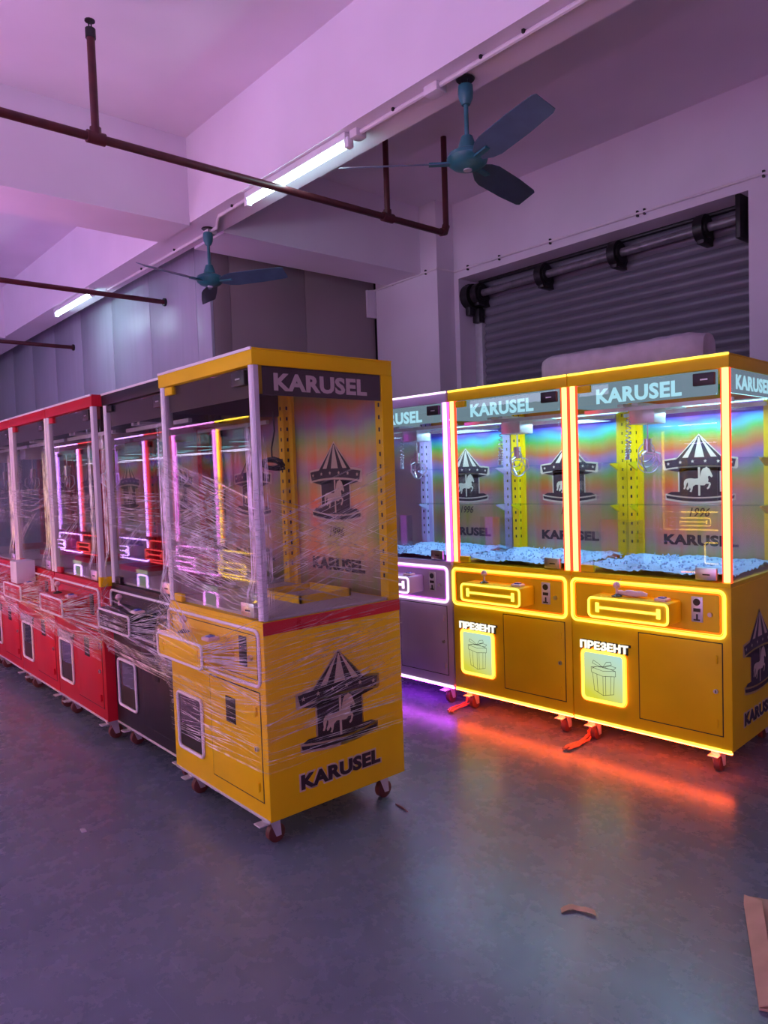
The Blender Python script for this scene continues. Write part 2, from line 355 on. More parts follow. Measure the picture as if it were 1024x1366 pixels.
# back wall with the shutter opening
OX0, OX1, OZ = -2.64, .17, 3.41
g = G()
g.box(OX1, XR, YB, 4.5, 0, CEIL); g.box(OX0, OX1, YB, 4.5, OZ, CEIL); g.box(-3.7, OX0, YB, 4.5, 0, CEIL)
g.box(OX0, OX1, 4.42, 4.5, 0, OZ)
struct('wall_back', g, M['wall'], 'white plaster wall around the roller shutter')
g = G(); g.box(-3.63, -2.70, 3.78, YB, 0, CEIL); struct('wall_pier', g, M['wall'], 'white wall pier to the left of the roller shutter')
g = G(); g.box(XR, XR+.2, YF, 4.5, 0, CEIL); struct('wall_right', g, M['wall'], 'white plaster wall on the right side')
g = G(); g.box(XL-.2, XL, YF, 1.85, 0, CEIL); struct('wall_left', g, M['wall'], 'white wall at the far left end')
g = G()
xs = [XL]+[x for ab in WIN for x in ab]+[XR]
for i in range(0, len(xs), 2): g.box(xs[i], xs[i+1], YF-.2, YF, 0, CEIL)
for a, b in WIN: g.box(a, b, YF-.2, YF, 0, 1.05); g.box(a, b, YF-.2, YF, 2.95, CEIL)
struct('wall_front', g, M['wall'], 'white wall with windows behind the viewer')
for i, (a, b) in enumerate(WIN):
    g = G(); t = .05
    for x in (a, a+(b-a)/3, a+2*(b-a)/3, b): g.box(x-t/2 if x not in (a, b) else (x if x == a else x-t), x+t/2 if x not in (a, b) else (x+t if x == a else x), YF-.08, YF-.03, 1.05, 2.95)
    for z in (1.05, 2.1, 2.9): g.box(a, b, YF-.08, YF-.03, z, z+t)
    tag(struct('window_%d' % (i+1), g, M['fixture'], 'white framed daylight window behind the viewer'), group='windows behind the viewer')
# partition box: pale panels to the front, side panels with shade put into their colour
PX, PY = -3.66, 1.81
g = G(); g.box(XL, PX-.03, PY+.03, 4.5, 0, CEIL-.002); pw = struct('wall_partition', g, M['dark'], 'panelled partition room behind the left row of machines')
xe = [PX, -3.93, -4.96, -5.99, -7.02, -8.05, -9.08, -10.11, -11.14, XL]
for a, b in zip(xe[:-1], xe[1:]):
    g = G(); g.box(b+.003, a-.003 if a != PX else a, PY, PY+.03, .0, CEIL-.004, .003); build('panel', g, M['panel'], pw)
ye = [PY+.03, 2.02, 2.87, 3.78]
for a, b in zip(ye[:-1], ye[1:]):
    g = G(); g.box(PX-.03, PX, a+.002, b-.002, 0, CEIL-.004, .002); build('panel', g, M['shadepanel'], pw)
g = G(); g.box(PX, PX+.03, 3.66, 3.78, 3.17, 3.46, .004); struct('trim_5', g, M['wall'], 'short white trim block at the head of the partition side')

# roller shutter
sh = empty('door_1', ((OX0+OX1)/2, 4.3, 0)); tag(sh, 'closed dark grey corrugated roller shutter in the back wall', 'shutter', kind='structure')
sw = OX1-OX0
g = G(); prof = [(0, 0), (-.004, .006), (-.018, .022), (-.024, .042), (-.018, .062), (-.004, .078), (0, .083)]
n = len(prof); xs = (-sw/2+.06, sw/2-.05)
g.add([(x, y, z) for x in xs for y, z in prof]+[(x, y+.006, z) for x in xs for y, z in prof],
      [(i, i+1, n+i+1, n+i) for i in range(n-1)]+[(2*n+i, 3*n+i, 3*n+i+1, 2*n+i+1) for i in range(n-1)]+[(i, 2*n+i, 2*n+i+1, i+1) for i in range(n-1)]+[(n+i, n+i+1, 3*n+i+1, 3*n+i) for i in range(n-1)])
slat = g.mesh('slat', [M['slat']])
for k in range(40): put('slat', slat, parent=sh, loc=(0, 0, .01+k*.0845))
for x0, x1 in ((-sw/2+.005, -sw/2+.10), (sw/2-.055, sw/2-.005)):
    g = G(); g.box(x0, x1, -.06, .05, 0, 3.08, .006); build('guide_rail', g, M['zinc'], sh)
g = G(); g.cyl((-sw/2-.02, -.13, 3.25), (sw/2-.08, -.13, 3.28), .035, 12); build('roller_shaft', g, M['shaftgrey'], sh)
for k, xw in enumerate((-2.50, -1.72, -.97, -.23)):
    x = xw-(OX0+OX1)/2; g = G(); z = 3.25+.03*(x+sw/2)/sw
    g.cyl((x-.035, -.13, z), (x+.035, -.13, z), .105, 20); g.cyl((x-.05, -.13, z), (x+.05, -.13, z), .075, 16); g.box(x-.03, x+.03, -.18, -.0, z-.12, z-.02, .01)
    build('roller_disc', g, M['shaft'], sh)
g = G(); g.box(sw/2-.10, sw/2-.06, -.27, .02, 3.10, 3.42, .01); build('bracket_plate', g, M['shaft'], sh)
g = G(); g.box(-sw/2+.01, -sw/2+.07, -.2, .03, 3.05, 3.36, .01); g.cyl((-sw/2-.0, -.15, 3.24), (-sw/2+.09, -.15, 3.24), .12, 20); g.box(-sw/2+.03, -sw/2+.12, -.12, -.03, 2.98, 3.12, .01)
build('bracket_plate', g, M['shaft'], sh)
g = G(); g.box(-sw/2+.06, sw/2-.07, -.05, .03, 3.385, 3.41, .004); build('head_rail', g, M['shaft'], sh)

# ------------------------------------------------------------------ prints
def P2(x, z, s, c, y): return (c[0]+x*s, y, c[1]+z*s)
HORSE = [(.188, .33), (.175, .365), (.144, .435), (.118, .45), (.106, .47), (.09, .452), (.057, .443), (.036, .41), (.026, .374), (.014, .32), (-.02, .302), (-.064, .298), (-.11, .306), (-.143, .304),
         (-.186, .296), (-.21, .27), (-.218, .235), (-.212, .19), (-.225, .155), (-.203, .15), (-.19, .175), (-.18, .215), (-.165, .25), (-.155, .235), (-.158, .2), (-.178, .165), (-.172, .14), (-.15, .145),
         (-.13, .175), (-.118, .15), (-.135, .118), (-.108, .11), (-.095, .145), (-.085, .19), (-.05, .215), (.0, .21), (.045, .203), (.075, .205), (.095, .225), (.135, .225), (.128, .19), (.105, .165), (.118, .148), (.14, .165), (.163, .22), (.15, .245), (.125, .25),
         (.13, .285), (.122, .322), (.14, .34), (.158, .325), (.172, .312)]
def star(cx, cz, r): return [(cx+(r if k % 2 == 0 else r*.42)*math.sin(k*PI/5), cz+(r if k % 2 == 0 else r*.42)*math.cos(k*PI/5)) for k in range(10)]
def arc(x0, x1, z, dz, n=12): return [(x0+(x1-x0)*k/n, z+dz*(1-(2*k/n-1)**2)) for k in range(n+1)]
def carousel_mesh(key, s, c, y):
    """carousel emblem, width s, base at c, in the XZ plane; dark + cream slots"""
    g = G()
    def lay(pts, d): g.poly([P2(px, pz, s, c, y-d) for px, pz in pts])
    e = .0012
    g.cur = 1
    # cream outline under the dark shapes
    lay([(-.35, .565), (0, .93), (.35, .565)], 0); lay([(-.525, .45), (-.525, .58), *[(x, z+.02) for x, z in arc(-.5, .5, .565, .035)], (.525, .58), (.525, .45), *arc(.5, -.5, .425, .035)], 0)
    lay([(-.3, .1), (-.3, .5), (.3, .5), (.3, .1)], 0); lay([(-.49, .09), (.49, .09), (.49, .02), *arc(.49, -.49, .0, -.05)], 0)
    g.cur = 0
    lay([(-.33, .57), (0, .904), (.33, .57)], e)
    lay([(-.5, .56), *arc(-.5, .5, .56, .035), (.5, .56), (.475, .46), *arc(.475, -.475, .455, .035), (-.475, .455)], e*1.5)
    lay([*arc(-.46, .46, .435, .03), *arc(.28, -.28, .40, .02)], e)
    lay([(-.28, .1), (-.28, .45), (.28, .45), (.28, .1)], e)
    lay([(-.40, .115), (.40, .115), *arc(.46, -.46, .085, -.045)], e*1.5)
    lay([(-.48, .065), *arc(-.48, .48, .065, -.045), (.48, .065), (.47, .03), *arc(.47, -.47, .025, -.048)], e*1.5)
    g.cur = 1
    for a, b in ((-.235, -.155), (-.065, .075), (.165, .245)): lay([(a, .60), (a*.1+b*.0, .885), (b*.1, .885), (b, .60)], e*2)
    lay([(-.014, .06), (-.014, .46), (.014, .46), (.014, .06)], e*2)
    lay(HORSE, e*2.6)
    for k in range(6):
        x = -.44+k*.176; lay(star(x, .511+.035*(1-(x/.5)**2), .027), e*2.6)
    return g.mesh(key, [M['print_dark'], M['print_cream']], smooth=False)

# ------------------------------------------------------------------ the claw machine
W, D, H, Z0, ZG, ZC = .835, .712, 1.98, .127, .92, 1.912
CACHE = {}
def cached(key, fn):
    if key not in CACHE: CACHE[key] = fn()
    return CACHE[key]
def gm(): return G(W/2, -D/2)          # corner coordinates: x <= 0 from the right front corner, y >= 0 to the back

def mk(fn):
    def f():
        g = gm(); fn(g); return g.mesh('part')
    return f
def b_body(g):
    g.box(-W, 0, 0, D, Z0, ZG-.02, .004); g.box(-W+.004, -.004, .004, D-.004, ZG-.02, ZG)
def b_cap(g): g.box(-W, 0, 0, D, ZC, H-.008, .004)
def b_rearpost(x0):
    def f(g): g.box(x0, x0+.05, D-.062, D, ZG, ZC); g.box(x0-.03 if x0 > -.4 else x0+.05, x0 if x0 > -.4 else x0+.08, D-.03, D-.012, ZG, ZC)
    return f
def b_slots(x0):
    def f(g):
        xx = x0-.001 if x0 > -.4 else x0+.05
        for k in range(16): z = ZG+.1+k*.054; g.box(xx, xx+.001, D-.045, D-.035, z, z+.018)
        for k in range(16): z = ZG+.1+k*.054; g.box(x0+.02, x0+.03, D-.063, D-.062, z, z+.018)
    return f
def b_tube(x0):
    def f(g): g.tube([(x0, .014, ZG+.005), (x0, .014, ZC)], .0158, 10)
    return f
def b_tubeside(x0):
    def f(g):
        g.box(x0-.0205, x0-.0165, .008, .024, ZG+.002, ZC); g.box(x0+.0165, x0+.0205, .008, .024, ZG+.002, ZC); g.box(x0-.02, x0+.018, .024, .03, ZG+.002, ZC)
    return f
def b_door(g): g.box(-W+.062, -.062, .012, .018, ZG+.012, ZC-.008)
def b_sideglass(x):
    def f(g): g.box(x, x+.005, .036, D-.064, ZG, ZC-.005)
    return f
def b_back(g): g.box(-W+.04, -.04, D-.012, D-.006, ZG, ZC)
def b_headf(g): g.box(-W+.05, -.062, .028, .032, 1.795, ZC)
def b_heads(x):
    def f(g): g.box(x, x+.004, .05, D-.064, 1.80, ZC)
    return f
def b_hinge(z):
    def f(g): g.box(-W+.056, -W+.13, .004, .026, z, z+.036, .003)
    return f
def b_lockplate(z):
    def f(g): g.box(-.168, -.068, .003, .026, z, z+.058, .004)
    return f
def b_keyhole(z):
    def f(g): g.box(-.132, -.098, .001, .003, z+.024, z+.030)
    return f
def b_panelframe(r, y=-.006): 
    def f(g): g.tube(rrect(-.829, -.028, .662, .884, .028, y, 5), r, 8, closed=True)
    return f
def b_panelhalo(g):
    g.tube(rrect(-.817, -.040, .674, .872, .02, -.002, 5), .0022, 5, closed=True)
def b_prizehalo(g): g.tube(rrect(-.783, -.523, .232, .514, .03, -.002, 5), .0018, 5, closed=True)
def b_panelinset(g): g.tube(rrect(-.806, -.052, .685, .862, .008, -.001, 2), .0016, 4, closed=True)
def b_box(g): g.box(-.655, -.232, -.14, .004, .716, .824, .012)
def b_boxframe(g): g.tube(rrect(-.65, -.237, .722, .819, .02, -.143, 5), .0058, 8, closed=True)
def b_emblem(g):
    g.box(-.60, -.285, -.1445, -.139, .765, .777); g.box(-.612, -.594, -.1445, -.139, .747, .795); g.box(-.292, -.274, -.1445, -.139, .747, .795)
def b_joybase(g): g.lathe((-.53, -.075, .824), [(.026, 0), (.026, .004), (.012, .01), (.006, .014)], 14)
def b_joystick(g): g.tube([(-.53, -.075, .83), (-.53, -.075, .87)], .0055, 8)
def b_knob(g): g.lathe((-.53, -.075, .862), [(.004, 0), (.014, .006), (.019, .017), (.014, .03), (.004, .036)], 14)
def b_button(g): g.box(-.325, -.262, -.10, -.045, .822, .838, .006)
def b_buttontop(g): g.box(-.31, -.277, -.088, -.058, .836, .844, .003)
def b_coin(g): g.box(-.184, -.129, -.006, .002, .726, .848, .003)
def b_coindet(g):
    g.cyl((-.157, -.009, .822), (-.157, -.005, .822), .017, 14); g.box(-.172, -.14, -.01, -.005, .776, .792); g.box(-.160, -.152, -.009, -.005, .738, .765); g.box(-.172, -.142, -.0085, -.005, .733, .74)
def b_lock(x, z):
    def f(g): g.cyl((x, -.012, z), (x, .002, z), .011, 12)
    return f
def b_lockslot(x, z):
    def f(g): g.box(x-.002, x+.002, -.0135, -.011, z-.006, z+.006)
    return f
def b_prizeframe(g): g.tube(rrect(-.772, -.534, .243, .503, .022, -.006, 5), .0078, 8, closed=True)
def b_prizepanel(g): g.poly(rrect(-.764, -.542, .251, .495, .016, -.003, 4), (0, .003, 0))
def b_gift(g):
    cx, cz, y = -.655, .355, -.0042
    def ln(pts, w=.0022):
        for a, b in zip(pts[:-1], pts[1:]):
            a = Vector((cx+a[0], y, cz+a[1])); b = Vector((cx+b[0], y, cz+b[1])); d = (b-a).normalized()*w/2; nn = Vector((-d.z, 0, d.x))
            g.poly([a-d+nn, b+d+nn, b+d-nn, a-d-nn])
    ln([(-.06, .035), (-.05, -.06), (.0, -.08), (.06, -.065), (.065, .03)]); ln([(-.068, .062), (-.066, .035), (0, .022), (.072, .032), (.072, .06), (0, .05), (-.068, .062)])
    ln([(-.068, .062), (0, .074), (.072, .06)]); ln([(0, .022), (0, -.08)]); ln([(.015, .025), (.015, -.077)]); ln([(-.035, .028), (-.03, -.066)]); ln([(.045, .028), (.042, -.07)])
    ln([(0, .07), (-.03, .09), (-.055, .1), (-.06, .085), (-.03, .075), (0, .07)]); ln([(0, .07), (.02, .1), (.045, .105), (.05, .09), (.02, .08), (0, .07)])
    ln([(0, .07), (.04, .085), (.075, .08), (.06, .066), (0, .068)]); ln([(0, .07), (-.045, .068), (-.06, .055)])
def b_prizehole(g):
    g.poly(rrect(-.764, -.542, .251, .495, .016, -.0015, 4))
def b_prizeflap(g): g.box(-.755, -.551, -.0035, -.0018, .36, .488)
def b_service(g): g.box(-.452, -.045, -.003, .0, .198, .634, .0015)
def b_serviceseam(g):
    for a in ((-.457, -.452, .193, .639), (-.045, -.040, .193, .639)): g.box(a[0], a[1], -.0008, 0, a[2], a[3])
    for a in ((.193, .198), (.634, .639)): g.box(-.457, -.040, -.0008, 0, a[0], a[1])
def b_dhinge(z):
    def f(g): g.box(-.072, -.062, -.012, -.002, z-.018, z+.018, .002); g.cyl((-.067, -.01, z-.02), (-.067, -.01, z+.02), .004, 8)
    return f
def b_bill(g): g.box(-.315, -.235, -.006, -.002, .465, .575, .002)
def b_topneon(g): g.box(-W+.004, -.002, -.004, .004, H-.012, H, .0015)
def b_topside(g): g.box(-W+.004, -.002, .004, .012, H-.008, H-.002)
def b_ceilfill(g): g.box(-W+.03, -.03, .03, .075, H-.008, H-.002)
def b_botneon(g): g.box(-W+.004, -.004, -.004, .004, Z0-.004, Z0+.008, .0015)
def b_botside(g): g.box(-W+.004, -.004, -.002, .010, Z0-.010, Z0-.004)
def b_rim(g): g.box(-W-.001, -W+.006, .004, D, H-.008, H-.003); g.box(-.006, .001, .004, D, H-.008, H-.003); g.box(-W, 0, D-.006, D, H-.008, H-.003)
def b_pellets(g):
    rnd = random.Random(3); nx, ny = 44, 34; vs = []
    for j in range(ny+1):
        for i in range(nx+1):
            x = -W+.03+(W-.06)*i/nx; y = .036+(D-.06)*j/ny
            z = ZG+.028+.006*math.sin(i*.35+j*.2)+.006*math.sin(j*.5-i*.1)+rnd.uniform(-.006, .008)
            vs.append((x+rnd.uniform(-.004, .004), y, z))
    g.add(vs, [(j*(nx+1)+i, j*(nx+1)+i+1, (j+1)*(nx+1)+i+1, (j+1)*(nx+1)+i) for j in range(ny) for i in range(nx)])
    for k in range(220):
        x = rnd.uniform(-W+.06, -.06); y = rnd.uniform(.05, D-.06); r = rnd.uniform(.004, .009); z = ZG+.034+rnd.uniform(0, .01)
        g.add([(x+r, y, z), (x-r, y, z), (x, y+r, z), (x, y-r, z), (x, y, z+r), (x, y, z-r)], [(0, 2, 4), (2, 1, 4), (1, 3, 4), (3, 0, 4), (2, 0, 5), (1, 2, 5), (3, 1, 5), (0, 3, 5)])
def b_tray(g): g.box(-W+.02, -.008, .035, D-.065, ZG, ZG+.012, .002)
def b_traylip(g):
    g.box(-.50, -.18, .30, .31, ZG+.012, ZG+.045); g.box(-.50, -.49, .30, .58, ZG+.012, ZG+.045); g.box(-.50, -.18, .57, .58, ZG+.012, ZG+.045); g.box(-.19, -.18, .30, .58, ZG+.012, ZG+.045)
def b_led(g):
    for k in range(46): x = -W+.06+k*.0157; g.box(x, x+.009, D-.04, D-.024, 1.803, 1.81)
    for k in range(34): y = .06+k*.017; g.box(-.032, -.020, y, y+.009, 1.803, 1.81)
def b_ledcarrier(g): g.box(-W+.05, -.05, D-.045, D-.018, 1.81, 1.818); g.box(-.036, -.014, .05, D-.06, 1.81, 1.818)
def b_gantry(g):
    for y in (.12, .56): g.box(-W+.03, -.03, y, y+.02, 1.765, 1.785)
    g.box(-.50, -.47, .06, D-.07, 1.785, 1.80); g.box(-.58, -.55, .06, D-.07, 1.785, 1.80)
def b_carriage(g): g.box(-.60, -.46, .22, .36, 1.70, 1.79, .006)
def b_coilcord(g):
    pts = []
    for k in range(120): t = k/119; a = k*1.15; pts.append((-.60-.012*math.sin(t*3)+.012*math.cos(a), .22+.012*math.sin(a), 1.74-.16*math.sin(t*PI)-t*.12))
    g.tube(pts, .0028, 4)
    for q in range(3):
        g.tube([(-.53+.045*math.cos(k*2*PI/20+q)*(1+.2*q), .27+.01*q+.01*math.sin(k*2*PI/20), 1.55-.03*q+.05*math.sin(k*2*PI/20+q)) for k in range(20)], .003, 4, closed=True)
def b_claw(g):
    c = (-.53, .29); g.cyl((c[0], c[1], 1.70), (c[0], c[1], 1.60), .004, 6); g.cyl((c[0], c[1], 1.62), (c[0], c[1], 1.55), .022, 12)
    for k in range(3):
        a = k*2*PI/3+.5; d = Vector((math.cos(a), math.sin(a), 0)); b = Vector((c[0], c[1], 1.56))
        g.tube([b+d*.015, b+d*.06+Vector((0, 0, -.02)), b+d*.065+Vector((0, 0, -.07)), b+d*.02+Vector((0, 0, -.11))], .004, 6)
def b_chute(g):
    g.box(-.78, -.53, .22, .224, ZG, 1.19); g.box(-.534, -.53, .04, .22, ZG, 1.19)
def b_shelves(g):
    for z in (1.25, 1.50): g.box(-W+.045, -.045, D-.16, D-.066, z, z+.005)
def b_brackets(g):
    for z in (1.25, 1.50):
        for x in (-W+.05, -.062): g.poly([(x, D-.064, z), (x, D-.15, z), (x, D-.15, z-.008), (x, D-.064, z-.045)], (.012, 0, 0))
def b_hangcord(g):
    rnd = random.Random(5); g.tube([(-.52, .42, 1.79), (-.515, .42, 1.7), (-.53, .41, 1.62), (-.53, .41, 1.575)], .004, 6)
    for q in range(7):
        g.tube([(-.53+(.07+.004*q)*math.cos(k*2*PI/22+q), .41+rnd.uniform(-.004, .004)+.012*math.cos(k+q), 1.555-.003*q+.022*math.sin(k*2*PI/22+q*.9)) for k in range(22)], .0042, 5, closed=True)
def b_bracketc(g0, x, y):
    g0.box(x-.032, x+.032, y-.03, y+.03, Z0-.012, Z0-.002)
    for s in (-1, 1): g0.poly([(x+s*.022, y-.026, Z0-.012), (x+s*.022, y+.026, Z0-.012), (x+s*.022, y+.032, .03), (x+s*.022, y+.008, .03)], (.003*s, 0, 0))
def b_wheel(g0, x, y):
    g0.tube([(x-.017, y+.018, .039), (x-.013, y+.018, .039), (x+.013, y+.018, .039), (x+.017, y+.018, .039)], [.031, .039, .039, .031], 18)
def b_pedal(g0, x, y):
    g0.box(x-.024, x+.024, y-.068, y-.02, .088, .094, .002); g0.box(x-.02, x+.02, y-.03, y-.02, .088, .112)
def b_signbase(g): g.box(-.786, -.503, -.006, 0, .508, .512)

HEAD_F = lambda: text_mesh('hf', 'KARUSEL', .45, .078, .04)
HEAD_S = lambda: text_mesh('hs', 'KARUSEL', .47, .07, .04)
NAME_T = lambda: text_mesh('nm', 'KARUSEL', .42, .062, .05)
YEAR_T = lambda: text_mesh('yr', '1996', .115, .05, .006, .3)
SIGN_T = lambda: text_mesh('sg', 'ПРЕЗЕНТ', .272, .044, .035, thick=.012)

def film_point(s, z, off):
    if s <= W:
        x = -W+s
        dx = max(0, (-.655-x)/.18, (x+.232)/.232); dz = max(0, (.716-z)/.22, (z-.824)/.26)
        b = .146*max(0, min(1-dx, 1-dz))
        return Vector((x, -off-b-.002, z))
    return Vector((off, s-W, z))
def film_mesh(bands, seed, off0=.006, nu=46, nv=7):
    rnd = random.Random(seed); g = gm(); uv = []
    for bi, (keys, s0, s1) in enumerate(bands):
        off = off0+.0016*bi; vs = []
        vo = rnd.uniform(0, 50)
        svals = sorted(set([s0+(s1-s0)*i/nu for i in range(nu+1)]+([W-.001, W+.001] if s0 < W < s1 else [])))
        for s in svals:
            # keys: (s, centre z, half width)
            for (sa, za, ha), (sb, zb, hb) in zip(keys[:-1], keys[1:]):
                if sa <= s <= sb+1e-6: t = (s-sa)/(sb-sa); zc = za+(zb-za)*t; hw = ha+(hb-ha)*t; break
            for j in range(nv+1):
                v = j/nv*2-1; p = film_point(s, zc+hw*v, off+rnd.uniform(0, .0012))
                vs.append(p); uv.append((s*1.0+vo, v*.4*max(.6, hw/.2)+vo*1.7+.01*math.sin(s*9+bi)))
        m = len(svals); g.add(vs, [(i*(nv+1)+j, i*(nv+1)+j+1, (i+1)*(nv+1)+j+1, (i+1)*(nv+1)+j) for i in range(m-1) for j in range(nv)])
    me = g.mesh('film'); ul = me.uv_layers.new(name='UVMap')
    for l in me.loops: ul.data[l.index].uv = uv[l.vertex_index]
    return me

def strand_mesh(sets, seed):
    smax = max(max(a[2], b[2]) for a, b, c in sets)
    rnd = random.Random(seed); g = gm()
    for (sa0, za0, sa1, za1), (sb0, zb0, sb1, zb1), cnt in sets:
        for k in range(cnt):
            t = rnd.random(); u = min(1, max(0, t+rnd.uniform(-.25, .25)))
            a = (sa0+(sa1-sa0)*t, za0+(za1-za0)*t); b = (sb0+(sb1-sb0)*u, zb0+(zb1-zb0)*u)
            t0 = rnd.uniform(0, .35) if rnd.random() < .5 else 0; t1 = rnd.uniform(.6, 1) if rnd.random() < .5 else 1
            w = rnd.uniform(.0006, .0017); off = .012+rnd.uniform(0, .004); ph = rnd.uniform(0, 6); amp = rnd.uniform(0, .006); nn = 15; vs = []
            ds, dz = b[0]-a[0], b[1]-a[1]; L = math.hypot(ds, dz); ns, nz = -dz/L, ds/L
            for i in range(nn+1):
                q = t0+(t1-t0)*i/nn; wob = amp*math.sin(q*5+ph); ww = w*(.25+.75*math.sin(PI*i/nn))
                sc, zc = a[0]+ds*q+ns*wob, a[1]+dz*q+nz*wob
                for e in (-1, 1):
                    p = film_point(max(.0, min(smax, sc+ns*ww*e)), zc+nz*ww*e, off); vs.append(p)
                vs.append((Vector(vs[-1])+Vector(vs[-2]))/2+((Vector((0, -1, 0)) if sc <= W else Vector((1, 0, 0)))*ww*.9))
            fs = []
            for i in range(nn): j = 3*i; fs += [(j, j+2, j+5, j+3), (j+2, j+1, j+4, j+5)]
            g.add(vs, fs)
    return g.mesh('strand')
STR_A = [((0, 1.05, 0, 1.62), (W, .98, W, 1.36), 120), ((0, 1.05, 0, 1.3), (W, 1.2, W, 1.5), 30), ((W, 1.0, W, 1.3), (W+D, 1.22, W+D, 1.55), 34), ((W, 1.08, W, 1.45), (W+D, .93, W+D, 1.18), 20),
         ((W, .45, W, .9), (W+D, .55, W+D, .95), 42), ((W, .36, W, .5), (W+D, .36, W+D, .5), 10), ((.6, .72, .6, .82), (W, .60, W, .94), 55), ((0, .3, 0, .7), (W, .33, W, .65), 45), ((0, .9, 0, 1.06), (.6, .80, .6, .84), 26), ((0, .55, 0, .95), (.2, .72, .2, .82), 20),
         ((.0, .95, .06, .95), (.0, 1.75, .05, 1.6), 22), ((W-.05, .95, W, .95), (W-.04, 1.75, W, 1.6), 22), ((W, .95, W+.05, .95), (W, 1.75, W+.04, 1.6), 14)]
STR_R = [((0, .6, 0, .98), (.19, .72, .19, .82), 22), ((.6, .72, .6, .82), (W, .60, W, .95), 60), ((.19, .74, .19, .80), (.6, .74, .6, .80), 20), ((0, .52, 0, .7), (W, .48, W, .64), 40), ((0, 1.24, 0, 1.46), (W, 1.22, W, 1.46), 26),
         ((.0, .95, .05, .95), (.0, 1.8, .05, 1.7), 18), ((W-.06, .95, W, .95), (W-.05, 1.8, W, 1.7), 18), ((.1, 1.1, .3, 1.1), (.5, 1.3, .8, 1.35), 14)]

